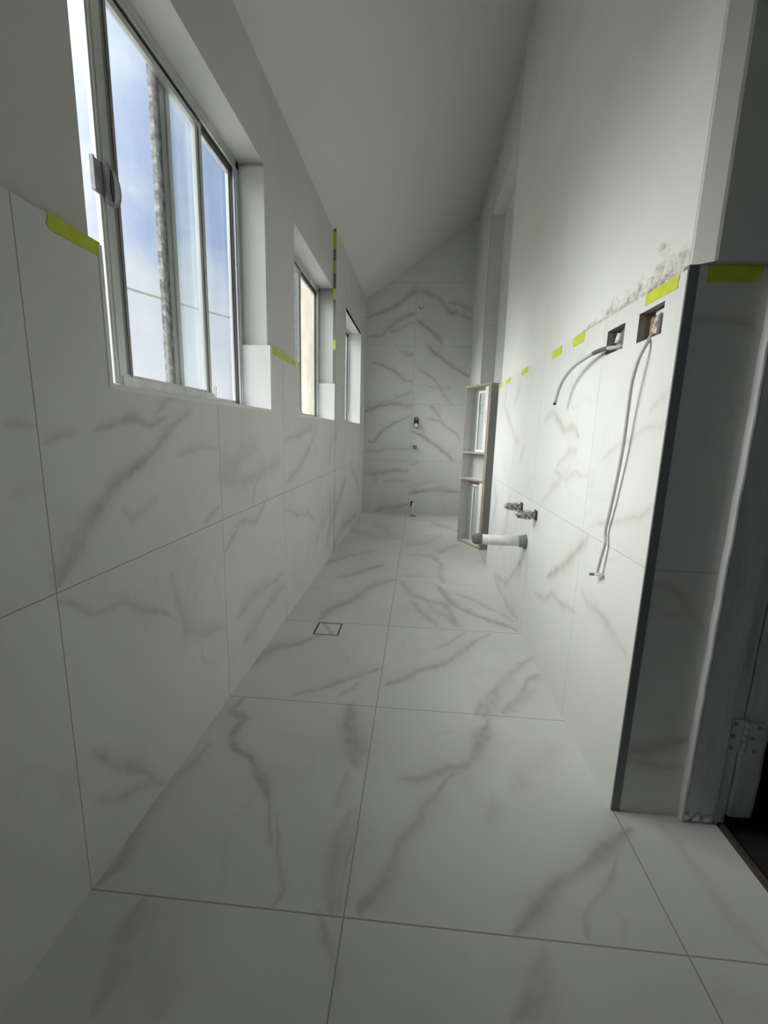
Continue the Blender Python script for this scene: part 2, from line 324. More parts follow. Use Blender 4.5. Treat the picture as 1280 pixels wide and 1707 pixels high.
# window glass: clear, with a film of dust and splashes
def glass_mat(name, film, dirt=True):
    m = bpy.data.materials.new(name); m.use_nodes = True; t = m.node_tree; t.nodes.clear()
    out = nd(m, 'ShaderNodeOutputMaterial'); tr = nd(m, 'ShaderNodeBsdfTransparent'); tr.inputs[0].default_value = (.95, .97, .97, 1)
    gl = nd(m, 'ShaderNodeBsdfGlossy'); gl.inputs['Roughness'].default_value = .03
    ge = nd(m, 'ShaderNodeNewGeometry'); dp = nd(m, 'ShaderNodeVectorMath', operation='DOT_PRODUCT'); lk(m, ge.outputs['Incoming'], dp.inputs[0]); lk(m, ge.outputs['Normal'], dp.inputs[1])
    ab = nd(m, 'ShaderNodeMath', operation='ABSOLUTE'); lk(m, dp.outputs['Value'], ab.inputs[0])
    iv = nd(m, 'ShaderNodeMath', operation='SUBTRACT'); iv.inputs[0].default_value = 1; lk(m, ab.outputs[0], iv.inputs[1])
    pw = nd(m, 'ShaderNodeMath', operation='POWER'); lk(m, iv.outputs[0], pw.inputs[0]); pw.inputs[1].default_value = 5
    fr = nd(m, 'ShaderNodeMath', operation='MULTIPLY_ADD'); lk(m, pw.outputs[0], fr.inputs[0]); fr.inputs[1].default_value = .9; fr.inputs[2].default_value = .04
    x1 = nd(m, 'ShaderNodeMixShader'); lk(m, fr.outputs[0], x1.inputs[0]); lk(m, tr.outputs[0], x1.inputs[1]); lk(m, gl.outputs[0], x1.inputs[2])
    tl = nd(m, 'ShaderNodeBsdfTranslucent'); tl.inputs[0].default_value = (.8, .83, .85, 1)
    df = nd(m, 'ShaderNodeBsdfDiffuse'); df.inputs[0].default_value = (.6, .62, .62, 1)
    ad = nd(m, 'ShaderNodeMixShader'); ad.inputs[0].default_value = .4; lk(m, tl.outputs[0], ad.inputs[1]); lk(m, df.outputs[0], ad.inputs[2])
    f = ramp(m, noise(m, 9, 8, coord(m, (1, 1, .45)), .65), [(.35, (film*.35,)*3), (.85, (film,)*3)])
    x2 = nd(m, 'ShaderNodeMixShader'); lk(m, f, x2.inputs[0]); lk(m, x1.outputs[0], x2.inputs[1]); lk(m, ad.outputs[0], x2.inputs[2])
    lk(m, x2.outputs[0], out.inputs[0]); return m
M_GLASS = glass_mat('dusty_glass', .07)

# ------------------------------------------------------------------ mesh helpers (input in room units)
class MB:
    def __init__(s): s.v = []; s.f = []; s.mi = []; s.m = 0; s.sm = []
    def face(s, pts, smooth=False):
        i = len(s.v); s.v += [tuple(p) for p in pts]; s.f.append(tuple(range(i, i+len(pts)))); s.mi.append(s.m); s.sm.append(smooth)
    def mesh(s, vs, fs, smooth=False):
        i = len(s.v); s.v += [tuple(p) for p in vs]
        for f in fs: s.f.append(tuple(i+k for k in f)); s.mi.append(s.m); s.sm.append(smooth)
    def box(s, x0, y0, z0, x1, y1, z1, T=None, bev=0):
        x0, x1 = min(x0, x1), max(x0, x1); y0, y1 = min(y0, y1), max(y0, y1); z0, z1 = min(z0, z1), max(z0, z1)
        if bev <= 0:
            vs = [(x, y, z) for x in (x0, x1) for y in (y0, y1) for z in (z0, z1)]
            fs = [(0, 1, 3, 2), (4, 6, 7, 5), (0, 4, 5, 1), (2, 3, 7, 6), (0, 2, 6, 4), (1, 5, 7, 3)]
        else:
            import bmesh
            b = bmesh.new(); bmesh.ops.create_cube(b, size=1)
            for v in b.verts: v.co = Vector(((x0+x1)/2+v.co.x*(x1-x0), (y0+y1)/2+v.co.y*(y1-y0), (z0+z1)/2+v.co.z*(z1-z0)))
            bmesh.ops.bevel(b, geom=list(b.edges), offset=bev, segments=2, affect='EDGES', profile=.7)
            vs = [tuple(v.co) for v in b.verts]; b.verts.index_update(); fs = [tuple(v.index for v in f.verts) for f in b.faces]; b.free()
        if T is not None: vs = [tuple(T @ Vector(p)) for p in vs]
        s.mesh(vs, fs)
    def tube(s, pts, r, n=12, caps=True, smooth=True):
        pts = [Vector(p) for p in pts]; rs = r if isinstance(r, (list, tuple)) else [r]*len(pts)
        vs = []; fs = []; ref = None
        for i, p in enumerate(pts):
            t = (pts[min(i+1, len(pts)-1)]-pts[max(i-1, 0)]).normalized()
            if ref is None: ref = t.orthogonal().normalized()
            ref = (ref - t*ref.dot(t)).normalized(); b = t.cross(ref)
            for k in range(n):
                a = 2*math.pi*k/n; vs.append(p + rs[i]*(math.cos(a)*ref+math.sin(a)*b))
        for i in range(len(pts)-1):
            for k in range(n): fs.append((i*n+k, i*n+(k+1) % n, (i+1)*n+(k+1) % n, (i+1)*n+k))
        s.mesh(vs, fs, smooth)
        if caps:
            s.mesh(vs[:n], [tuple(reversed(range(n)))]); s.mesh(vs[-n:], [tuple(range(n))])
    def prism(s, poly, axis, a0, a1):
        # poly in the two other axes, extruded along axis
        def P(p, a):
            q = list(p); q.insert(axis, a); return tuple(q)
        n = len(poly); vs = [P(p, a0) for p in poly]+[P(p, a1) for p in poly]
        s.mesh(vs, [tuple(range(n)), tuple(reversed(range(n, 2*n)))]+[(i, i+n, (i+1) % n+n, (i+1) % n) for i in range(n)])
    def build(s, name, mats, parent=None, base=None):
        if not isinstance(mats, (list, tuple)): mats = [mats]
        off = Vector(parent.location) if parent is not None and base is None else Vector((0, 0, 0))
        if parent is not None and parent.parent is not None: off = Vector(parent.parent.location)
        if base is not None and parent is None: off = Vector(base)*S
        me = bpy.data.meshes.new(name)
        me.from_pydata([(x*S-off.x, y*S-off.y, z*S-off.z) for x, y, z in s.v], [], s.f)
        for m_ in mats: me.materials.append(m_)
        me.polygons.foreach_set('material_index', s.mi); me.polygons.foreach_set('use_smooth', s.sm)
        me.update()
        import bmesh
        b = bmesh.new(); b.from_mesh(me); bmesh.ops.remove_doubles(b, verts=b.verts, dist=1e-5); bmesh.ops.recalc_face_normals(b, faces=b.faces); b.to_mesh(me); b.free()
        o = bpy.data.objects.new(name, me); COL.objects.link(o)
        if parent is not None: o.parent = parent
        elif base is not None: o.location = off
        return o
def thing(name, label, cat, loc, group=None):
    o = bpy.data.objects.new(name, None); COL.objects.link(o); o.location = Vector(loc)*S; o.empty_display_size = .05
    o['label'] = label; o['category'] = cat
    if group: o['group'] = group
    return o
def tag(o, label, cat, group=None):
    o['label'] = label; o['category'] = cat
    if group: o['group'] = group
    return o
def struct(o, label=None, cat=None):
    o['kind'] = 'structure'
    if label: o['label'] = label
    if cat: o['category'] = cat
    return o

# ---- value noise on arrays, for hand-placed marble veins
def vnoise(u, v, sc_, seed):
    g = np.random.default_rng(seed).random((256, 256)); x = u*sc_+57.3; y = v*sc_+31.7
    xi = np.floor(x).astype(int); yi = np.floor(y).astype(int); fx = x-xi; fy = y-yi
    fx = fx*fx*(3-2*fx); fy = fy*fy*(3-2*fy)
    a = g[xi % 256, yi % 256]; b = g[(xi+1) % 256, yi % 256]; c_ = g[xi % 256, (yi+1) % 256]; d = g[(xi+1) % 256, (yi+1) % 256]
    return (a*(1-fx)+b*fx)*(1-fy)+(c_*(1-fx)+d*fx)*fy
def veins_at(key, u, v, joints_u, joints_v, seed):
    out = np.zeros_like(u)
    wu = u+(vnoise(u, v, 13, seed)-.5)*.022+(vnoise(u, v, 50, seed+1)-.5)*.004; wv = v+(vnoise(u, v, 13, seed+2)-.5)*.022+(vnoise(u, v, 50, seed+3)-.5)*.004
    for (wd, st, P) in VEINS.get(key, []):
        if key in 'RB': st = min(1, st*1.35)
        h = max(wd*1.1, .006)
        xs = [p[0] for p in P]; ys = [p[1] for p in P]; pad = 4*h+.03
        m = (u > min(xs)-pad) & (u < max(xs)+pad) & (v > min(ys)-pad) & (v < max(ys)+pad)
        if not m.any(): continue
        a = wu[m]; b = wv[m]; best = np.full(a.shape, 9.); tt = np.zeros_like(a); side = np.zeros_like(a)
        n = len(P)-1
        for i in range(n):
            (x0, y0), (x1, y1) = P[i], P[i+1]; dx, dy = x1-x0, y1-y0; l2 = dx*dx+dy*dy+1e-9
            t = np.clip(((a-x0)*dx+(b-y0)*dy)/l2, 0, 1); d = np.hypot(a-x0-t*dx, b-y0-t*dy)
            sd = np.sign((a-x0)*dy-(b-y0)*dx); k = d < best
            best = np.where(k, d, best); tt = np.where(k, (i+t)/n, tt); side = np.where(k, sd, side)
        wn_ = vnoise(a, b, 14, seed+9); hw = h*(.6+.8*wn_)*(.4+.6*np.clip(np.minimum(tt, 1-tt)*6, 0, 1))
        hw = hw*np.where(side > 0, .8, 1.25)      # crisper on one side
        f = .70*st*np.exp(-(best/hw)**2.0)*(.5+.6*vnoise(a, b, 12, seed+5))+.22*st*np.exp(-(best/(hw*2.8))**2)
        out[m] = np.maximum(out[m], f)
    # faint background clouding and stray veins that differ from tile to tile
    tu = np.searchsorted(np.array(joints_u), u).astype(float); tv = np.searchsorted(np.array(joints_v), v).astype(float)
    a = u+tu*3.17+tv*1.31; b = v+tv*2.71+tu*.83
    rdg = 1-np.abs(2*(.6*vnoise(a*.8+b*.6, b-a*.3, 2.4, seed+20)+.28*vnoise(a, b, 6, seed+21)+.12*vnoise(a, b, 17, seed+22))-1)
    bgv = np.clip((rdg-.95)/.05, 0, 1)*.20*vnoise(a, b, 3, seed+23)
    cl = np.clip(vnoise(a, b, 2.0, seed+24)*.6+vnoise(a, b, 6, seed+25)*.4-.55, 0, 1)*.25
    return np.clip(np.maximum(out, bgv)+cl*.6, 0, 1)

def lines(lo, hi, step, exact=(), joints=(), jw=.0013):
    L_ = list(exact)+[lo, hi]
    for j in joints:
        if lo < j-jw and j+jw < hi: L_ += [j-jw, j+jw]
    L_ = sorted(set(round(x, 5) for x in L_ if lo-1e-6 <= x <= hi+1e-6)); out = []
    for a, b in zip(L_, L_[1:]):
        n = max(1, int(math.ceil((b-a)/step))); out += [a+(b-a)*i/n for i in range(n)]
    out.append(L_[-1]); return np.array(out)
def graded(lo, mid, hi, s0, s1, exact=(), joints=(), jw=.0013):
    return np.array(sorted(set(np.round(lines(lo, mid, s0, [e_ for e_ in exact if e_ < mid], joints, jw), 6)) | set(np.round(lines(mid, hi, s1, [e_ for e_ in exact if e_ > mid], joints, jw), 6))))
def slab(name, us, vs, P, holes, thick, mats, jointsu=(), jointsv=(), jw=.0013, attr=None, parent=None, inside=None, jmat=1, top=None):
    """sheet sampled on us x vs with holes cut out, given thickness; P(u, v, d) -> xyz arrays"""
    nu, nv = len(us), len(vs); U, V = np.meshgrid(us, vs, indexing='ij')
    if top is not None: V = np.minimum(V, top(U))
    cu = (us[:-1]+us[1:])/2; cv = (vs[:-1]+vs[1:])/2; CU, CV = np.meshgrid(cu, cv, indexing='ij')
    solid = np.ones(CU.shape, bool)
    for (a, b, c_, d) in holes: solid &= ~((CU > a) & (CU < b) & (CV > c_) & (CV < d))
    if inside is not None: solid &= inside(CU, CV)
    if top is not None: solid &= (V[:-1, 1:]-V[:-1, :-1] > 1e-6) | (V[1:, 1:]-V[1:, :-1] > 1e-6)
    idx = np.arange(nu*nv).reshape(nu, nv)
    X = np.stack(P(U.ravel(), V.ravel(), 0.0), 1)
    I, J = np.nonzero(solid)
    F = np.stack([idx[I, J], idx[I+1, J], idx[I+1, J+1], idx[I, J+1]], 1)
    mi = np.zeros(len(F), int)
    du = us[I+1]-us[I]; dv = vs[J+1]-vs[J]
    for j in jointsu: mi[(np.abs(cu[I]-j) < jw)] = jmat
    for j in jointsv: mi[(np.abs(cv[J]-j) < jw)] = jmat
    verts = [X]; faces = [F]; mis = [mi]; n0 = len(X)
    # rim faces
    pad = np.zeros((nu+1, nv+1), bool); pad[1:-1, 1:-1] = solid
    rv = []; rf = []
    Ib, Jb = np.nonzero(pad[1:, 1:-1] != pad[:-1, 1:-1])
    e1 = [(idx[i, j], idx[i, j+1]) for i, j in zip(Ib, Jb)]
    Ib, Jb = np.nonzero(pad[1:-1, 1:] != pad[1:-1, :-1])
    e1 += [(idx[i, j], idx[i+1, j]) for i, j in zip(Ib, Jb)]
    if e1 and thick:
        E1 = np.array(e1); ids = np.unique(E1); uu = U.ravel()[ids]; vv = V.ravel()[ids]
        B = np.stack(P(uu, vv, float(thick)), 1); A = X[ids]; remap = {k: i for i, k in enumerate(ids)}
        verts += [A, B]; m_ = len(ids)
        r = np.array([[remap[a], remap[b]] for a, b in E1])
        faces.append(np.stack([n0+r[:, 0], n0+r[:, 1], n0+m_+r[:, 1], n0+m_+r[:, 0]], 1)); mis.append(np.full(len(r), len(mats)-1 if len(mats) > 2 else 0))
        # coarse back: one face per solid cell is wasteful, so only build it for coarse sheets
        if len(F) < 4000:
            XB = np.stack(P(U.ravel(), V.ravel(), float(thick)), 1); k = n0+2*m_
            verts.append(XB); faces.append(F[:, ::-1]+k); mis.append(np.zeros(len(F), int))
    Vx = np.concatenate(verts)*S; Fx = np.concatenate(faces); MI = np.concatenate(mis)
    me = bpy.data.meshes.new(name); me.vertices.add(len(Vx)); me.vertices.foreach_set('co', Vx.ravel())
    me.loops.add(Fx.size); me.loops.foreach_set('vertex_index', Fx.ravel().astype(np.int32))
    me.polygons.add(len(Fx)); me.polygons.foreach_set('loop_start', (np.arange(len(Fx))*4).astype(np.int32))
    me.polygons.foreach_set('material_index', MI.astype(np.int32))
    for m_ in mats: me.materials.append(m_)
    me.update(calc_edges=True)
    if attr:
        nm, fn = attr; a = me.attributes.new(nm, 'FLOAT', 'POINT'); val = np.zeros(len(Vx)); val[:n0] = fn(U.ravel(), V.ravel())
        a.data.foreach_set('value', val.astype(np.float32))
    o = bpy.data.objects.new(name, me); COL.objects.link(o)
    if parent is not None: o.parent = parent
    return o

# ------------------------------------------------------------------ room dimensions (room units)
XL, XR, YB, YR = -.672, .565, 5.30, 1.055      # tiled faces: left, right, back, return face beside the doorway
XD = .826; YN = -1.3                            # wall with the doorway, wall behind the camera
DADO = 1.365
ceil_l = lambda y: 2.405+.021*y
ceil_r = lambda y: 3.46-.02*y
def ceil_z(x, y):
    t = (x-XL)/(XR-XL); return ceil_l(y)*(1-t)+ceil_r(y)*t

JF_Y = [.015, .721, 1.426, 2.108, 2.81, 3.51, 4.21, 4.91]; JF_X = [-.115, .573]
fl = slab('floor', lines(-.72, XD+.004, .0045, (), JF_X, .0016), graded(YN, 1.7, YB+.03, .0045, .0075, (1.963, 2.100), JF_Y, .0016),
          lambda u, v, d: (u, v, 0*u-d), [(-.487, -.357, 1.963, 2.100)], .03, [M_FLOOR, M_GROUT, M_CUT], JF_X, JF_Y, .0016,
          ('vein', lambda u, v: veins_at('F', u, v, JF_X, JF_Y, 101)),
          inside=lambda u, v: (u < .80) | (v < YR+.02))
struct(fl)
sub = MB(); sub.box(-.95, YN-.1, -.2, .80, YB+.2, -.031); o = sub.build('trim_1', M_CUT); struct(o)

# ---- left wall: painted masonry slab with three window openings, clad in tile
W = [dict(y0=.925, y1=1.960, z0=1.087, z1=2.075), dict(y0=2.425, y1=3.445, z0=1.085, z1=2.045), dict(y0=3.925, y1=4.935, z0=1.090, z1=2.055)]
holesP = [(w_['y0']-.012, w_['y1']+.010, w_['z0']-.010, w_['z1']+.012) for w_ in W]
ex_y = [a for h in holesP for a in h[:2]]; ex_z = [a for h in holesP for a in h[2:]]
wl = slab('wall_left', lines(YN, YB+.1, .4, ex_y+[3.46]), lines(-.1, 2.7, .4, ex_z), lambda u, v, d: (0*u-.690-d, u, v), holesP, .152, [M_PLAST])
struct(wl)
JL_Y = [.015, .721, 1.423, 2.131, 2.835]; JL_Z = [.683]
hl = [(w_['y0'], w_['y1'], w_['z0'], w_['z1']) for w_ in W]
eyl = [a for h in hl for a in h[:2]]; ezl = [a for h in hl for a in h[2:]]
a_ = slab('wall_tiles', graded(YN, 1.7, 3.46, .006, .0085, eyl, JL_Y), lines(0, DADO, .006, ezl, JL_Z), lambda u, v, d: (0*u+XL-d, u, v),
          hl, .018, [M_WALLT, M_GROUT, M_CUT], JL_Y, JL_Z, .0013, ('vein', lambda u, v: veins_at('L', u, v, JL_Y, JL_Z, 201)), parent=wl)
JL2 = [3.545, 4.25, 4.95]; JL2Z = [.683, 1.365, 2.04]
a_ = slab('wall_tiles', lines(3.46, YB+.02, .012, eyl, JL2), lines(0, 2.53, .012, ezl, JL2Z), lambda u, v, d: (0*u+XL+.002-d, u, v),
          hl, .020, [M_WALLT, M_GROUTL, M_CUT], JL2, JL2Z, .0013, ('vein', lambda u, v: veins_at('L', u, v, JL2, JL2Z, 231)), parent=wl,
          top=lambda u: ceil_l(u)+.004)
# dark trim down the full-height tile edge, tile returns inside the openings
m = MB(); m.box(-.690, 3.456, DADO, XL+.004, 3.4605, 2.47); m.build('edge_trim', M_TRIMD, wl)
for i, w_ in enumerate(W):
    zt = DADO if i < 2 else w_['z1']
    for (ya, yb) in ((w_['y1']-.010, w_['y1']+.010), (w_['y0']-.012, w_['y0'])):
        us = lines(-.800, XL-.0005 if ya < w_['y0'] else XL, .02); vs = lines(w_['z0']-.008, zt, .02)
        yy = ya if ya > w_['y0'] else yb
        m = MB(); m.box(-.800, ya, w_['z0']-.008, -.6785, yb, zt); m.build('reveal_tile', M_WALLT if i == 2 else M_TRIMW if False else M_WALLT, wl)
        m = MB(); m.box(-.6785, ya, w_['z0']-.008, XL+.0015, yb, zt, bev=.0012); m.build('edge_trim', M_TRIMW, wl)
    m = MB(); m.box(-.800, w_['y0'], w_['z0']-.010, XL+.0005, w_['y1'], w_['z0']+.001); m.build('window_ledge', M_TRIMW, wl)
    if i == 2:
        m = MB(); m.box(-.80, w_['y0'], w_['z1'], XL, w_['y1'], w_['z1']+.012); m.build('reveal_tile', M_WALLT, wl)
# a grey vein across the tile return of the first window
# ---- back wall
JB_X = [-.09]; JB_Z = [.663, 1.345, 2.005, 2.69]
bh = [(-.070, -.033, .093, .165)]
wb = slab('wall_back', lines(-.70, .80, .0095, (-.070, -.033), JB_X, .002), lines(0, 3.5, .0095, (.093, .165), JB_Z, .002), lambda u, v, d: (u, 0*u+YB+d, v), bh, .03,
          [M_WALLT, M_GROUTL, M_BLACK], JB_X, JB_Z, .002, ('vein', lambda u, v: veins_at('B', u, v, JB_X, JB_Z, 301)))
struct(wb)
m = MB(); m.box(-.9, YB+.031, -.1, 1.0, YB+.16, 3.6); m.build('wall_core', M_DARKW, wb)

# ---- right wall: old plaster above, tile dado below
YE = 3.27
H1 = (1.328, 1.442, 1.253, 1.322); H2 = (1.131, 1.250, 1.250, 1.323)
def stain(u, v):
    h = np.clip(v-DADO, 0, 9)
    t = np.clip((1.78-u)/.55, 0, 1); ext = .012+.085*t*(.55+.9*vnoise(u, v, 7, 71))
    band = np.clip(1.25-h/ext, 0, 1)
    st = .40*band*(t > 0)+.24*np.exp(-((u-1.20-.06*(v-1.5))/.022)**2)*np.exp(-((v-1.52)/.11)**2)+.20*np.exp(-((u-1.32)/.012)**2)*np.exp(-((v-2.02)/.05)**2)+.16*np.exp(-((u-2.1)/.03)**2)*np.exp(-((v-1.62)/.10)**2)
    st += .10*np.clip(vnoise(u, v, 9, 74)-.5, 0, 1)*np.clip(1-h/.5, 0, 1)
    return st+.40*np.clip(1-h/.010, 0, 1)
wr = slab('wall_right', lines(1.066, 3.225, .012), lines(1.2, 3.55, .012, (DADO,)), lambda u, v, d: (0*u+.572+d, u, v), [(1.0, 3.3, 0, DADO-.004)], .11, [M_OLDP], attr=('stain', stain),
          top=lambda u: ceil_r(u)+.02)
struct(wr)
zc = lambda x, y: ceil_z(x, y)
m = MB()      # rounded old corner and the shaded return above the dado, up to the ceiling
pts = [(.572, 1.068), (.574, 1.060), (.604, 1.034), (.610, 1.032), (XD+.12, 1.030), (XD+.12, 1.16), (.578, 1.16), (.578, 1.069)]
def bent(m_, poly, z0, ztop):
    n = len(poly); vs = [(x, y, z0) for x, y in poly]+[(x, y, ztop(x, y)) for x, y in poly]
    m_.mesh(vs, [tuple(range(n)), tuple(range(n, 2*n))]+[(i, (i+1) % n, (i+1) % n+n, i+n) for i in range(n)])
bent(m, pts, DADO+.008, lambda x, y: 3.9)
o = m.build('wall_return', M_PLAST, wr)
m = MB(); m.box(.583, YR+.024, -.1, .682, H2[0]-.02, DADO-.004); m.box(.583, H1[1]+.02, -.1, .682, YE-.01, DADO-.004)
m.box(.583, H2[0]-.02, -.1, .682, H1[1]+.02, 1.235); m.box(.583, H2[0]-.02, 1.34, .682, H1[1]+.02, DADO-.004); m.box(.612, H2[0]-.02, 1.235, .682, H1[1]+.02, 1.34)
m.build('wall_core', M_CUT, wr)
JR_Y = [1.462, 2.118, 2.835]; JR_Z = [.692]
slab('wall_tiles', lines(YR, YE, .0085, (H1[0], H1[1], H2[0], H2[1]), JR_Y), lines(0, DADO, .0085, (H1[2], H1[3], H2[2], H2[3]), JR_Z), lambda u, v, d: (0*u+XR+d, u, v),
     [H1, H2], .018, [M_WALLR, M_GROUTL, M_CUT], JR_Y, JR_Z, .0012, ('vein', lambda u, v: veins_at('R', u, v, JR_Y, JR_Z, 401)), parent=wr)
slab('return_tiles', lines(.588, .745, .0085), lines(0, DADO+.008, .0085, (), (.687,)), lambda u, v, d: (u, 0*u+YR+d, v), [], .018, [M_WALLT, M_GROUTL, M_CUT], (), (.687,), .0014,
     ('vein', lambda u, v: veins_at('D', u, v, [9], [.687], 501)), parent=wr)
m = MB(); m.box(.5658, YR-.003, 0, .588, YR+.018, DADO+.008, bev=.001); m.build('corner_trim', M_TRIMD, wr)
m = MB(); m.box(.588, YR+.018, 0, .93, 1.16, DADO+.008); m.build('wall_core', M_CUT, wr)
# niche beyond: lintel, recessed back, far pier
YP = 4.30; XN = .688; ZL = 2.93
m = MB()
poly = [(3.2255, ZL), (YP+.02, ZL), (YP+.02, ceil_z(XR, YP)+.03), (3.2255, ceil_z(XR, 3.2)+.05)]
n_ = len(poly); m.mesh([(XR+.006, a, b) for a, b in poly]+[(.80, a, b) for a, b in poly], [tuple(range(n_)), tuple(range(n_, 2*n_))]+[(i, (i+1) % n_, (i+1) % n_+n_, i+n_) for i in range(n_)])
m.build('niche_lintel', M_PLAST, wr)
slab('niche_back', lines(3.20, YP, .012, (), (3.5,)), lines(DADO+.02, ZL, .012, (), JB_Z), lambda u, v, d: (0*u+XN+d, u, v), [], .02, [M_WALLT, M_GROUTL, M_CUT], (), JB_Z, .0015,
     ('vein', lambda u, v: veins_at('N', u, v, [3.5], JB_Z, 601)), parent=wr)
m = MB(); m.box(XN+.02, 3.1, -.1, .85, YB+.1, 3.6); m.build('wall_core', M_CUT, wr)
slab('pier_tiles', lines(XR+.004, XN, .008), lines(0, ZL, .012, (), JB_Z), lambda u, v, d: (u, 0*u+YP+d, v), [], .02, [M_WALLT, M_GROUTL, M_CUT], (), JB_Z, .0015,
     ('vein', lambda u, v: veins_at('N2', u, v, [9], JB_Z, 611)), parent=wr)
slab('pier_tiles', lines(YP, YB+.02, .012), lines(0, 3.5, .012, (), JB_Z), lambda u, v, d: (0*u+XR+.004+d, u, v), [], 0, [M_WALLT, M_GROUTL, M_TRIMW], (), JB_Z, .0015,
     ('vein', lambda u, v: veins_at('N3', u, v, [4.2], JB_Z, 621)), parent=wr)

# ---- ceiling, wall behind, doorway wall
ys = lines(YN-.05, YB+.1, .5); xs_ = lines(-.74, 1.0, .25)
cl = slab('ceiling', xs_, ys, lambda u, v, d: (u, v, ceil_z(u, v)+d), [], .06, [M_CEIL]); struct(cl)
WX0, WX1, WZ0, WZ1 = .46, .80, .95, 2.10
o = slab('wall_front', lines(-.75, 1.0, .5, (WX0, WX1)), lines(-.1, 3.9, .5, (WZ0, WZ1)), lambda u, v, d: (u, 0*u+YN-d, v), [(WX0, WX1, WZ0, WZ1)], .12, [M_PLAST]); struct(o)
r4 = bpy.data.objects.new('window_4', None); COL.objects.link(r4); r4.location = Vector(((WX0+WX1)/2, YN-.08, WZ0))*S; struct(r4)  # unseen window, added for the cool light from behind the camera
m = MB()
for q in ((WX0, WZ0, WX0+.03, WZ1), (WX1-.03, WZ0, WX1, WZ1), (WX0, WZ0, WX1, WZ0+.03), (WX0, WZ1-.03, WX1, WZ1), ((WX0+WX1)/2-.015, WZ0, (WX0+WX1)/2+.015, WZ1)): m.box(q[0], YN-.10, q[1], q[2], YN-.06, q[3])
m.build('window_frame', M_ALU, r4)
m = MB(); m.box(WX0+.02, YN-.082, WZ0+.02, WX1-.02, YN-.080, WZ1-.02); m.build('glass_pane', M_GLASS, r4)
m = MB(); m.box(XD+.03, YN, -.1, XD+.13, .03, 3.9); m.box(XD+.03, .03, 2.36, XD+.13, 1.04, 3.9); o = m.build('wall_door_side', M_PLAST); o.name = 'wall_side'; struct(o)

# ------------------------------------------------------------------ doorway
d1 = bpy.data.objects.new('door_1', None); COL.objects.link(d1); d1.location = Vector((.87, YR, 0))*S; struct(d1)
def warp(m_, amp, seed):   # uneven paint build-up on edges
    r_ = np.random.default_rng(seed); m_.v = [(x+(r_.random()-.5)*amp, y+(r_.random()-.5)*amp, z) for x, y, z in m_.v]
m = MB()    # architrave: flat board with a thick rounded, painted edge
def strip(m_, prof, z0, z1, n=40, amp=.0015, seed=1):
    r_ = np.random.default_rng(seed); k = len(prof); vs = []; fs = []
    for i in range(n+1):
        z = z0+(z1-z0)*i/n; dx = (r_.random()-.5)*amp; dy = (r_.random()-.5)*amp
        vs += [(x+dx, y+dy, z) for x, y in prof]
    for i in range(n):
        for j in range(k): fs.append((i*k+j, i*k+(j+1) % k, (i+1)*k+(j+1) % k, (i+1)*k+j))
    m_.mesh(vs, fs+[tuple(range(k)), tuple(range(n*k, n*k+k))])
strip(m, [(.738, 1.073), (.7375, 1.044), (.740, 1.037), (.744, 1.036), (.748, 1.040), (.751, 1.043), (.824, 1.043), (.826, 1.046), (.826, 1.073)], .004, 2.38, 60, .0022, 3)
r_ = np.random.default_rng(5)
for k in range(9): # chipped plaster crumbs at the foot
    x = .75+.07*r_.random(); q = .004+.006*r_.random(); m.tube([(x-q, 1.044, .001), (x, 1.042, q*1.5), (x+q*.6, 1.0435, q*2.6)], [q*.5, q, q*.35], 7)
m.build('architrave', M_WOODP, d1)
m = MB(); m.box(.7385, 1.040, 2.38, .826, 1.07, 2.44); m.build('architrave', M_WOODP, d1)
m = MB(); strip(m, [(.829, 1.062), (.856, 1.060), (.858, 1.078), (.829, 1.12)], -.02, 2.36, 40, .001, 8); m.build('door_jamb', M_WOODP, d1)
m = MB(); strip(m, [(.8595, 1.066), (.866, 1.063), (.867, 1.08), (.8595, 1.09)], -.02, 2.36, 40, .0015, 9); m.build('door_stop', M_WOODP, d1)
# the open leaf seen on its hinge edge
m = MB(); ax0, ax1 = .8715, .936
strip(m, [(ax0+.001, 1.066), (ax0+.006, 1.060), (ax1-.010, 1.0595), (ax1, 1.064), (ax1, 1.95), (ax0, 1.95)], .006, 2.33, 60, .0028, 12)
leaf = m.build('door_leaf', M_WOODP, d1)
hz0, hz1 = .205, .300
hg = MB(); hg.box(.836, 1.0555, hz0, .8665, 1.0615, hz1, bev=.001); hg.box(.873, 1.0545, hz0, .915, 1.061, hz1-.006, bev=.001)
for k in range(5):
    za = hz0+(hz1-hz0)*k/5; hg.tube([(.8695, 1.053, za+.0008), (.8695, 1.053, za+(hz1-hz0)/5-.0008)], .0062, 14)
hinge = hg.build('hinge', M_WOODP, d1)
sw = MB()
for (x, z) in ((.843, .288), (.843, .252), (.843, .218), (.902, .280), (.890, .250), (.900, .214)): sw.tube([(x, 1.0555, z), (x, 1.0525, z)], .0052, 12)
sw.build('screw', M_CUT, hinge)
m = MB(); strip(m, [(XD+.002, 1.045), (XD+.002, YN+.02), (XD+.030, YN+.02), (XD+.030, 1.045)], -.03, -.004, 1, 0); m.build('threshold', M_THRESH, d1)
m = MB(); m.box(XD+.012, YN+.03, -.006, XD+.024, 1.046, .001); m.build('threshold', M_THRESH, d1)
# the dim room beyond
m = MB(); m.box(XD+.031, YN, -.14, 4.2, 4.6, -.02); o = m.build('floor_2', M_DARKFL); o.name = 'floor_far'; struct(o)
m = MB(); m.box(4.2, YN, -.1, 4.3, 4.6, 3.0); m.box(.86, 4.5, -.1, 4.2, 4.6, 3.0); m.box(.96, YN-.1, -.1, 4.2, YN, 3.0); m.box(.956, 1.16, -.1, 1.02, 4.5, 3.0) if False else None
m.box(.96, YN, 2.9, 4.2, 4.6, 3.0); o = m.build('wall_far', M_DARKW); struct(o)

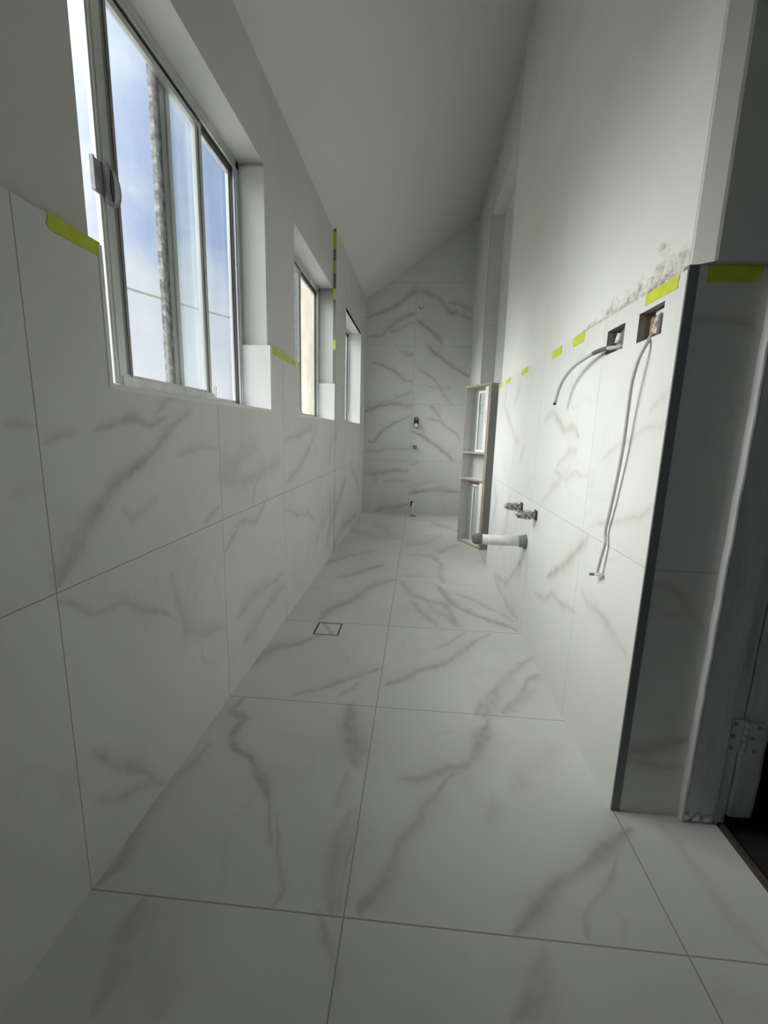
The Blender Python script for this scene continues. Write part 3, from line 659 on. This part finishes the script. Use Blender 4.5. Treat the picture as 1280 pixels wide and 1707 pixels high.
# ------------------------------------------------------------------ windows
def window(i, w_, open_by, film_mat):
    y0, y1, z0, z1 = w_['y0']-.01, w_['y1']+.008, w_['z0'], w_['z1']+.01
    r = bpy.data.objects.new('window_%d' % i, None); COL.objects.link(r); r.location = Vector((-.83, (y0+y1)/2, z0))*S; struct(r)
    xi = -.798
    f = MB(); D = .042
    f.box(xi-D, y1-.026, z0, xi, y1, z1); f.box(xi-D, y0, z0, xi, y0+.022, z1)             # jambs
    f.box(xi-D, y0, z0-.01, xi, y1, z0+.020, bev=.001); f.box(xi-D, y0, z1-.026, xi, y1, z1)     # sill, head
    f.box(xi-.004, y0+.02, z1-.036, xi+.0, y1-.03, z1-.024)
    f.box(xi-.006, y1-.034, z0, xi-.012, y1-.024, z1)
    f.build('window_frame', M_ALU, r)
    g = MB(); g.box(xi-.020, y1-.034, z0+.018, xi-.013, y1-.025, z1-.03); g.box(xi-.030, y0+.02, z1-.041, xi-.016, y1-.03, z1-.026)
    g.build('track_gap', M_ALUD, r)
    ym = (y0+y1)/2
    # fixed outer light
    xo = xi-.028
    f = MB(); f.box(xo-.012, ym+.005, z0+.018, xo-.002, ym+.034, z1-.03); f.box(xo-.008, ym+.038, z0+.018, xo+.001, ym+.060, z1-.03); f.box(xo-.012, ym+.034, z0+.018, xo-.006, ym+.038, z1-.03); f.box(xo-.012, y1-.040, z0+.018, xo, y1-.024, z1-.03)
    f.box(xo-.012, ym, z0+.015, xo+.002, y1-.04, z0+.034); f.box(xo-.012, ym, z1-.050, xo+.002, y1-.04, z1-.024)
    fs = f.build('fixed_sash', M_ALU, r)
    f = MB(); f.box(xo-.014, ym-.032, z0+.018, xo+.001, ym+.005, z1-.03, bev=.002); f.build('weathered_stile', M_MOULD, fs)
    f = MB(); f.box(xo-.008, ym+.055, z0+.03, xo-.006, y1-.036, z1-.04); f.build('glass_pane', film_mat, fs)
    # sliding inner sash
    a = y0+.022+open_by if open_by else y0+.022; b = a+(.545 if open_by else ym+.022-a)
    xs = xi-.006
    f = MB(); f.box(xs-.011, a, z0+.022, xs, a+.050, z1-.044, bev=.001)
    f.box(xs-.001, a+.006, z0+.03, xs+.003, a+.010, z1-.05); f.box(xs-.001, a+.018, z0+.03, xs+.002, a+.021, z1-.05)
    f.box(xs-.020, b-.036, z0+.022, xs-.004, b-.020, z1-.044); f.box(xs-.016, b-.016, z0+.022, xs, b, z1-.044)
    f.box(xs-.018, a+.03, z1-.062, xs-.002, b, z1-.044)
    f.box(xs-.018, a+.028, z0+.018, xs+.004, b, z0+.044, bev=.001); f.box(xs-.018, a+.034, z0+.044, xs-.006, b, z0+.052)
    ss = f.build('sliding_sash', M_ALU, r)
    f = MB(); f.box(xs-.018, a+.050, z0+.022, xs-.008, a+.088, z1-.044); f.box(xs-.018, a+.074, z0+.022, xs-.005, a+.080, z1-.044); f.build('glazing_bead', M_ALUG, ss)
    f = MB(); f.box(xs-.018, b-.021, z0+.024, xs-.006, b-.015, z1-.046); f.build('rubber_seal', M_ALUD, ss)
    f = MB(); f.box(xs-.013, a+.03, z0+.03, xs-.009, b-.02, z1-.05); f.build('glass_pane', film_mat, ss)
    if open_by:
        # D-shaped pull latch with a finger hollow
        lz0, lz1 = 1.545, 1.635; la = a+.012; x0_ = xs+.001; cz = (lz0+lz1)/2
        poly = [(la, lz0), (la+.026, lz0)]+[(la+.026+.032*math.sin(t), cz-(cz-lz0)*math.cos(t)) for t in np.linspace(.15, math.pi-.15, 14)]+[(la+.026, lz1), (la, lz1)]
        f = MB(); f.prism(poly, 0, x0_, x0_+.008)
        poly2 = [(la+.024+.027*math.sin(t), cz-.036*math.cos(t)) for t in np.linspace(.1, math.pi-.1, 14)]+[(la+.021, cz+.02), (la+.020, cz), (la+.021, cz-.02)]; poly3 = [(la+.021+.009*math.sin(t), cz-.037*math.cos(t)) for t in np.linspace(.1, math.pi-.1, 10)]+[(la+.017, cz+.02), (la+.016, cz), (la+.017, cz-.02)]
        f.box(x0_+.004, la-.002, lz0, x0_+.012, la+.011, lz1, bev=.002); f.box(x0_-.002, la-.034, lz0+.010, x0_+.003, la+.002, lz1-.006)
        f.box(x0_-.002, la-.038, lz0+.010, x0_+.008, la-.033, lz1-.006)
        la_ = f.build('latch', M_LATCH, r)
        f = MB(); f.prism(poly2, 0, x0_+.008, x0_+.0095); f.build('finger_hollow', M_LATCHH, la_)
        f = MB(); f.prism(poly3, 0, x0_+.008, x0_+.0100); f.build('finger_groove', M_ALUD, la_)
        f = MB(); y_ = b+.012
        f.tube([(xs, y_, z0+.022), (xs+.002, y_-.004, z0+.07), (xs+.002, y_+.016, z0+.073), (xs, y_+.014, z0+.024)], .0022, 8)
        f.build('wire_hook', M_CHROME, r)
    return r
window(1, W[0], .180, M_GLASS); window(2, W[1], 0, M_GLASS); window(3, W[2], 0, M_GLASS)

# ------------------------------------------------------------------ outside
m = MB(); m.box(-60, -40, -1.6, -.93, 60, -1.5); o = m.build('ground', M_GROUND); struct(o)
m = MB(); m.box(-2.35, 6.9, -1.5, -1.0, 12, 4.6); m.box(-2.45, 6.8, 4.6, -.95, 12.1, 4.75)
o = m.build('neighbouring_building', M_BRICK); tag(o, 'cream rendered side of a building outside the two far windows', 'building')
ow = thing('overhead_line', 'dark overhead wire crossing the sky outside the nearest window', 'wire', (-6, 4, -1.5))
m = MB(); P0 = Vector((-6, 3.5, 3.10)); P1 = Vector((-6, 20, 5.33))
m.tube([P0+(P1-P0)*t-Vector((0, 0, .12*4*t*(1-t))) for t in np.linspace(0, 1, 20)], .028, 6); m.build('wire', M_LINE, ow)
for y_, z_ in ((3.5, 3.3), (20, 5.5)):
    m = MB(); m.tube([(-6, y_, -1.5), (-6, y_, z_)], [.12, .10], 12); m.build('pole', M_THRESH, ow)

# ------------------------------------------------------------------ niche cabinet standing half in the recess
A = Vector((.585, 3.73, 0)); Bv = Vector((.41, 4.06, 0)); along = (Bv-A); Lw = along.length; along.normalize(); inn = Vector((-along.y, along.x, 0)); inn = -inn if inn.x < 0 else inn
cab = thing('niche_cabinet', 'tall white three-compartment recess cabinet with raw plywood edges, standing at the wall niche', 'cabinet', (A.x, A.y, 0))
T = Matrix.Translation(A) @ Matrix(((along.x, inn.x, 0), (along.y, inn.y, 0), (0, 0, 1))).to_4x4()
Dp = .098; Hc = 1.43; t_ = .0165
def cbox(m_, a0, d0, z0, a1, d1_, z1, bev=0): m_.box(a0, d0, z0, a1, d1_, z1, T, bev)
def panel(name, a0, a1, z0, z1, mt, d0=0, d1_=Dp, edge=True, parent=cab):
    m_ = MB(); cbox(m_, a0, d0+(.003 if edge else 0), z0, a1, d1_, z1); o_ = m_.build(name, mt, parent)
    if edge:
        m_ = MB(); cbox(m_, a0, d0, z0, a1, d0+.003, z1); m_.build('plywood_edge', M_PLY, o_)
    return o_
sp = panel('side_panel', 0, .034, 0, Hc, M_MELS, edge=False); sp.data.materials[0] = M_MELS
for (q0, q1, mm_, nn_) in ((0, .0155, M_PLY, 'plywood_edge'), (.0185, .034, M_PLY, 'plywood_edge')):
    m = MB(); cbox(m, q0, -.003, 0, q1, 0, Hc); m.build(nn_, mm_, sp)
panel('side_panel', Lw-t_*.6, Lw, 0, Hc, M_MELW)
panel('top_panel', .034, Lw-t_*.6, Hc-t_, Hc, M_MELW); panel('bottom_panel', .034, Lw-t_*.6, 0, t_, M_MELW)
panel('shelf', .034, Lw-t_*.6, .835, .835+t_, M_MELW); panel('shelf', .034, Lw-t_*.6, .595, .595+t_, M_MELW)
panel('back_panel', .034, Lw-t_*.6, t_, Hc-t_, M_MELG, Dp-.012, Dp, False)
for (za, zb, wt) in ((.8525, Hc-t_-.004, 'upper'), (t_+.001, .590, 'lower')):
    bo = thing('white_board', 'white board with faint blue print standing in the %s bay of the niche cabinet' % wt if wt == 'upper' else 'plain white board standing in the lower bay of the niche cabinet', 'board', tuple(T @ Vector((.03, .03, za))), 'boards stored in the niche cabinet')
    m = MB(); cbox(m, .0350, .006, za, .088, .020, zb-.004); o = m.build('board', M_BOARD, bo)
    if wt == 'upper':
        m = MB()
        for k in range(9):
            z_ = 1.10+k*.012; cbox(m, .054, .0050, z_, .066+.012*((k*5) % 3)/2, .0062, z_+.005)
        m.build('blue_print', M_INK, bo)
    fr_ = thing('framed_panel', 'grey panel in a white frame inside the %s bay of the niche cabinet' % wt, 'panel', tuple(T @ Vector((.15, .07, za))), 'framed panels in the niche cabinet')
    m = MB(); cbox(m, .036, .060, za, .235, .072, zb-.03); m.build('panel', M_MELG, fr_)
    m = MB(); cbox(m, .230, .050, za, .242, .074, zb-.03); cbox(m, .036, .050, za, .230, .074, za+.018); cbox(m, .036, .050, zb-.05, .230, .074, zb-.03); m.build('frame', M_BOARD, fr_)
    if wt == 'upper':
        m = MB(); cbox(m, .125, .0590, 1.255, .215, .0602, 1.259); cbox(m, .125, .0590, 1.19, .215, .0602, 1.194); cbox(m, .125, .0590, 1.19, .129, .0602, 1.259); cbox(m, .211, .0590, 1.19, .215, .0602, 1.259)
        m.build('printed_label', M_INKG, fr_)

# ------------------------------------------------------------------ floor waste
dr = thing('floor_drain', 'square tile-insert floor drain with a black rim in the floor', 'drain', (-.422, 2.031, 0))
m = MB(); x0, x1, y0, y1 = -.487, -.357, 1.963, 2.100; e = .0075
for q in ((x0, y0, x1, y0+e), (x0, y1-e, x1, y1), (x0, y0, x0+e, y1), (x1-e, y0, x1, y1)): m.box(q[0], q[1], -.02, q[2], q[3], -.001)
m.box(x0, y0, -.029, x1, y1, -.018); m.build('drain_frame', M_BLACK, dr)
o = slab('tile_insert', lines(x0+e+.001-0, x1-e-.001, .006), lines(y0+e+.001, y1-e-.001, .006), lambda u, v, d: (u, v, 0*u-d), [], .016, [M_FLOOR, M_GROUT, M_CUT],
     attr=('vein', lambda u, v: .55*np.exp(-((u+.422+(v-2.03)*.55)/.012)**2)))
o.parent = dr; o.matrix_parent_inverse = Matrix.Translation(-Vector(dr.location))

# ------------------------------------------------------------------ pipes in the right wall
def pipe_obj(name, label, cat, base, build):
    r = thing(name, label, cat, base); build(r); return r
def waste(r):
    m = MB(); m.tube([(.568, 2.172, .473), (.345, 2.178, .474)], .0265, 24); m.build('pipe', M_PVC, r)
    m = MB(); m.tube([(.345, 2.178, .474), (.325, 2.179, .475), (.315, 2.180, .474), (.300, 2.181, .476)], [.0268, .0290, .0282, .020], 18); m.build('taped_end', M_PUTTY, r)
    m = MB(); m.tube([(.301, 2.181, .476), (.2995, 2.181, .476)], .016, 14); m.build('pipe_mouth', M_BLACK, r)
    m = MB(); m.tube([(.5645, 2.172, .473), (.558, 2.172, .474), (.530, 2.173, .473)], [.040, .034, .0285], 20); m.build('putty_collar', M_PUTTY, r)
pipe_obj('waste_pipe', 'white plastic waste pipe with grey taped end sticking out of the right wall', 'pipe', (.565, 2.172, .473), waste)
def stub(y, z, L_, seed):
    def f(r):
        R_ = random.Random(seed)
        m = MB(); m.tube([(.566, y, z), (.566-L_*.28, y, z), (.566-L_*.30, y, z), (.566-L_*.6, y, z+.001), (.566-L_*.62, y, z+.001), (.566-L_, y, z+.002)], [.017, .017, .0225, .0225, .0200, .0180], 8, smooth=False); m.build('tap_body', M_BRASS, r)
        m = MB(); m.tube([(.566-L_, y, z+.002), (.566-L_-.012, y, z+.003)], [.012, .010], 12); m.build('plug', M_CHROME, r)
        m = MB(); m.box(.5600, y-.024, z-.022, .5648, y+.022, z+.024, bev=.002); m.build('wall_hole_seal', M_BLACK, r)
    return f
pipe_obj('tap_connector', 'capped metal water outlet in the right wall, the nearer and lower of the two', 'water outlet', (.565, 2.03, .636), stub(2.03, .637, .085, 1))['group'] = 'capped water outlets'
pipe_obj('tap_connector', 'capped metal water outlet in the right wall, farther one, above the waste pipe', 'water outlet', (.565, 2.31, .630), stub(2.31, .628, .080, 2))['group'] = 'capped water outlets'

# switch-box cutouts with their contents, and the loose cables
def wallbox(H_, label, big):
    y0, y1, z0, z1 = H_
    r = thing('wall_box', label, 'wall box', (.60, (y0+y1)/2, z0), 'cable boxes cut into the right wall')
    XB = .596
    m = MB(); m.box(XB, y0-.012, z0-.012, XB+.015, y1+.012, z1+.010); m.build('masonry_back', M_MASON, r)
    m = MB(); m.box(.5835, y1+.001, z0-.008, XB, y1+.010, z1+.008); m.box(.5835, y0-.010, z0-.008, XB, y0-.001, z1+.008)
    m.box(.5835, y0, z1+.001, XB, y1, z1+.009); m.box(.5835, y0, z0-.009, XB, y1, z0-.001); m.build('box_lining', M_LINING, r)
    m = MB(); yc = y0+(y1-y0)*.38
    m.tube([(XB-.006, yc, z1), (XB-.008, yc+.004, z1-.024), (XB-.009, yc+.006, z0+.014), (XB-.012, yc+.004, z0+.003)], [.006, .008, .007, .005], 10); m.build('cable_bundle', M_CABLED, r)
    m = MB()
    if big: m.tube([(XB-.006, y0+.004, z1-.009), (XB-.008, y0+.068, z1-.012)], .0075, 12)
    else: m.tube([(XB-.004, y1-.030, z1-.012), (XB-.009, y1-.026, z0+.03)], .010, 12)
    m.build('conduit', M_PVC, r)
    m = MB(); m.box(XB-.004, y1-.072, z0+.002, XB, y1-.052, z1-.004, bev=.0015); m.build('metal_strap', M_CHROME, r)
    return r
wallbox(H1, 'smaller cable box cutout, farther one, in the right wall tiles', False)
wallbox(H2, 'larger cable box cutout nearest the corner in the right wall tiles', True)
def smooth(pts, n=6):
    P = [Vector(p) for p in pts]; out = []
    for i in range(len(P)-1):
        a, b, c_, d = P[max(i-1, 0)], P[i], P[i+1], P[min(i+2, len(P)-1)]
        for k in range(n):
            t = k/n; out.append(.5*((2*b)+(c_-a)*t+(2*a-5*b+4*c_-d)*t*t+(3*b-a-3*c_+d)*t**3))
    out.append(P[-1]); return out
r = thing('power_cable', 'short grey cable curling out of the smaller wall box', 'cable', (.56, 1.36, 1.26), 'loose cables on the right wall')
p = smooth([(.590, 1.350, 1.262), (.572, 1.352, 1.262), (.556, 1.375, 1.2625), (.549, 1.410, 1.266), (.54, 1.491, 1.263), (.525, 1.605, 1.241), (.519, 1.700, 1.195), (.515, 1.737, 1.131)])
m = MB(); m.tube(p, .0058, 10); m.build('cable_sheath', M_CABLE, r)
m = MB(); m.tube([v + Vector((-.0004, 0, 0)) for v in p[16:24]], .0068, 10); m.build('tape_wrap', M_CABLED, r)
m = MB(); m.tube([p[-1], p[-1]+(p[-1]-p[-2]).normalized()*.009], .006, 8); m.build('cut_end', M_BLACK, r)
r = thing('power_cable', 'long grey cable hanging from the larger wall box down the tiles', 'cable', (.56, 1.19, 1.255), 'loose cables on the right wall')
p = smooth([(.590, 1.205, 1.262), (.575, 1.194, 1.258), (.556, 1.172, 1.236), (.543, 1.177, 1.197), (.54, 1.190, 1.140), (.545, 1.203, 1.065), (.549, 1.215, .965), (.5525, 1.243, .835), (.555, 1.270, .735), (.554, 1.260, .701), (.550, 1.269, .644), (.548, 1.274, .607)])
m = MB(); m.tube(p, .0044, 10); m.build('cable_sheath', M_CABLE, r)
m = MB(); m.tube([p[-1], (.546, 1.276, .600), (.540, 1.300, .592)], .0045, 8); m.build('cut_end', M_CABLED, r)
m = MB(); m.tube([(.548, 1.274, .609), (.546, 1.275, .601), (.552, 1.262, .604)], .0058, 8); m.build('stripped_core', M_TRIMW, r)

# ------------------------------------------------------------------ shower outlets on the back wall
r = thing('shower_outlet', 'small round capped shower pipe outlet high on the back wall', 'water outlet', (-.030, YB, 2.43))
m = MB(); m.tube([(-.030, YB, 2.43), (-.030, YB-.006, 2.43)], .027, 20); m.build('flange', M_CHROME, r)
m = MB(); m.tube([(-.030, YB-.006, 2.43), (-.030, YB-.045, 2.428)], .016, 16); m.build('pipe_stub', M_PVC, r)
m = MB(); m.tube([(-.030, YB-.003, 2.43), (-.030, YB-.012, 2.43)], .021, 16); m.build('rubber_ring', M_BLACK, r)
cx_ = -.034
r = thing('shower_mixer_body', 'black oblong shower mixer body with a pale round cartridge on the back wall', 'shower mixer', (cx_, YB, 1.12))
m = MB()
poly = [(cx_+.031*math.cos(t), 1.092+.030*math.sin(t)) for t in np.linspace(math.pi*1.0, math.pi*2.0, 12)]+[(cx_+.018+.006*math.cos(t), 1.176+.012*math.sin(t)) for t in np.linspace(0, math.pi/2, 5)]+[(cx_-.018+.006*math.cos(t), 1.176+.012*math.sin(t)) for t in np.linspace(math.pi/2, math.pi, 5)]
m.prism(poly, 1, YB-.030, YB-.0005); m.build('mixer_housing', M_BLACK, r)
m = MB(); m.tube([(cx_, YB-.030, 1.094), (cx_, YB-.065, 1.093)], [.0265, .025], 24); m.build('cartridge', M_PVC, r)
m = MB(); m.tube([(cx_, YB-.030, 1.172), (cx_, YB-.045, 1.172)], [.013, .010], 16); m.tube([(cx_, YB-.030, 1.146), (cx_, YB-.038, 1.146)], .006, 8); m.build('diverter_stem', M_CHROME, r)
cx_ = -.040
r = thing('shower_hose_outlet', 'small square-ended black water outlet below the shower mixer', 'water outlet', (cx_, YB, .83))
m = MB(); m.box(cx_-.020, YB-.04, .812, cx_+.020, YB-.0005, .850, bev=.004); m.build('outlet_body', M_BLACK, r)
m = MB(); m.tube([(cx_, YB-.04, .831), (cx_, YB-.060, .831)], [.014, .012], 14); m.build('threaded_plug', M_CHROME, r)
r = thing('toilet_waste_stub', 'thin white pipe stub standing on a dark foot below the hole in the back wall', 'pipe', (-.042, 5.20, 0))
m = MB(); m.tube([(-.040, 5.20, .008), (-.041, 5.20, .05), (-.038, 5.205, .11), (-.031, 5.21, .165)], [.012, .015, .018, .013], 14); m.build('pipe', M_PVC, r)
m = MB(); m.tube([(-.070, 5.17, .005), (-.008, 5.16, .004)], [.006, .007], 10); m.tube([(-.040, 5.17, .0), (-.034, 5.17, .022)], .009, 8); m.tube([(-.012, 5.16, .004), (.002, 5.16, .006)], .010, 10); m.build('floor_bracket', M_PUTTY, r)

# ------------------------------------------------------------------ strips of yellow tape
def tape(plane_, a0, a1, z0, z1, label, group=None, sl=0, val=None):
    m_ = MB(); n = 12; R_ = random.Random(int(a0*1000+z0*77)); th = .0012
    j0 = [R_.uniform(-.004, .004) for _ in range(5)]; j1 = [R_.uniform(-.004, .004) for _ in range(5)]
    poly = [(a0+j0[k]*min(1, (a1-a0)*9), z0+(z1-z0)*k/4) for k in range(5)]+[(a1+j1[k]*min(1, (a1-a0)*9), z1+sl-(z1-z0)*k/4) for k in range(5)]
    ax = {'x': 0, 'y': 1}[plane_]; s_ = 1
    m_.prism(poly, ax, val, val+th*(1 if label_dir.get(plane_+str(val), 1) > 0 else -1))
    ctr = [val, (a0+a1)/2, z0] if plane_ == 'x' else [(a0+a1)/2, val, z0]
    o_ = m_.build('tape_strip', M_TAPE, None, ctr); tag(o_, label, 'tape', group or 'strips of yellow tape'); return o_
label_dir = {'x'+str(XL+.0002): 1, 'x'+str(XR-.0002): -1, 'y'+str(YR-.0003): -1, 'y'+str(3.4557): -1}
xl = XL+.0002; xr = XR-.0002; yr = YR-.0003; ye = 3.4557
tape('x', .792, .917, 1.340, 1.368, 'yellow tape on the left wall, nearest the camera beside the open window', val=xl)
tape('x', 1.985, 2.050, 1.336, 1.366, 'yellow tape on the left wall just past the open window', val=xl)
tape('x', 2.068, 2.235, 1.333, 1.363, 'longest yellow tape between the first and second window', val=xl)
tape('x', 2.268, 2.350, 1.333, 1.358, 'yellow tape on the left wall just before the second window', val=xl)
tape('x', 1.084, 1.222, 1.336, 1.364, 'largest yellow tape above the wall boxes on the right wall', val=xr)
tape('x', 1.640, 1.752, 1.334, 1.366, 'yellow tape on the right wall just beyond the short cable box', val=xr)
tape('x', 1.885, 2.003, 1.334, 1.366, 'third yellow tape from the corner along the right wall', val=xr)
tape('x', 2.430, 2.573, 1.337, 1.366, 'third yellow tape from the niche end of the right wall', val=xr)
tape('x', 2.870, 3.015, 1.338, 1.366, 'second yellow tape from the niche end of the right wall', val=xr)
tape('x', 3.160, 3.262, 1.334, 1.364, 'farthest yellow tape at the niche end of the right wall', val=xr)
tape('y', .607, .7175, 1.339, 1.3725, 'wide olive-yellow tape on the return tiles beside the doorway', val=yr)
for k, (za, zb, lb) in enumerate(((2.335, 2.452, 'topmost'), (2.165, 2.255, 'second from the top'), (1.985, 2.060, 'third from the top'), (1.620, 1.690, 'lowest'))):
    tape('y', -.689, -.6695, za, zb, 'tape on the dark edge strip beyond the second window, %s of four' % lb, 'tape on the tall edge strip', val=ye)
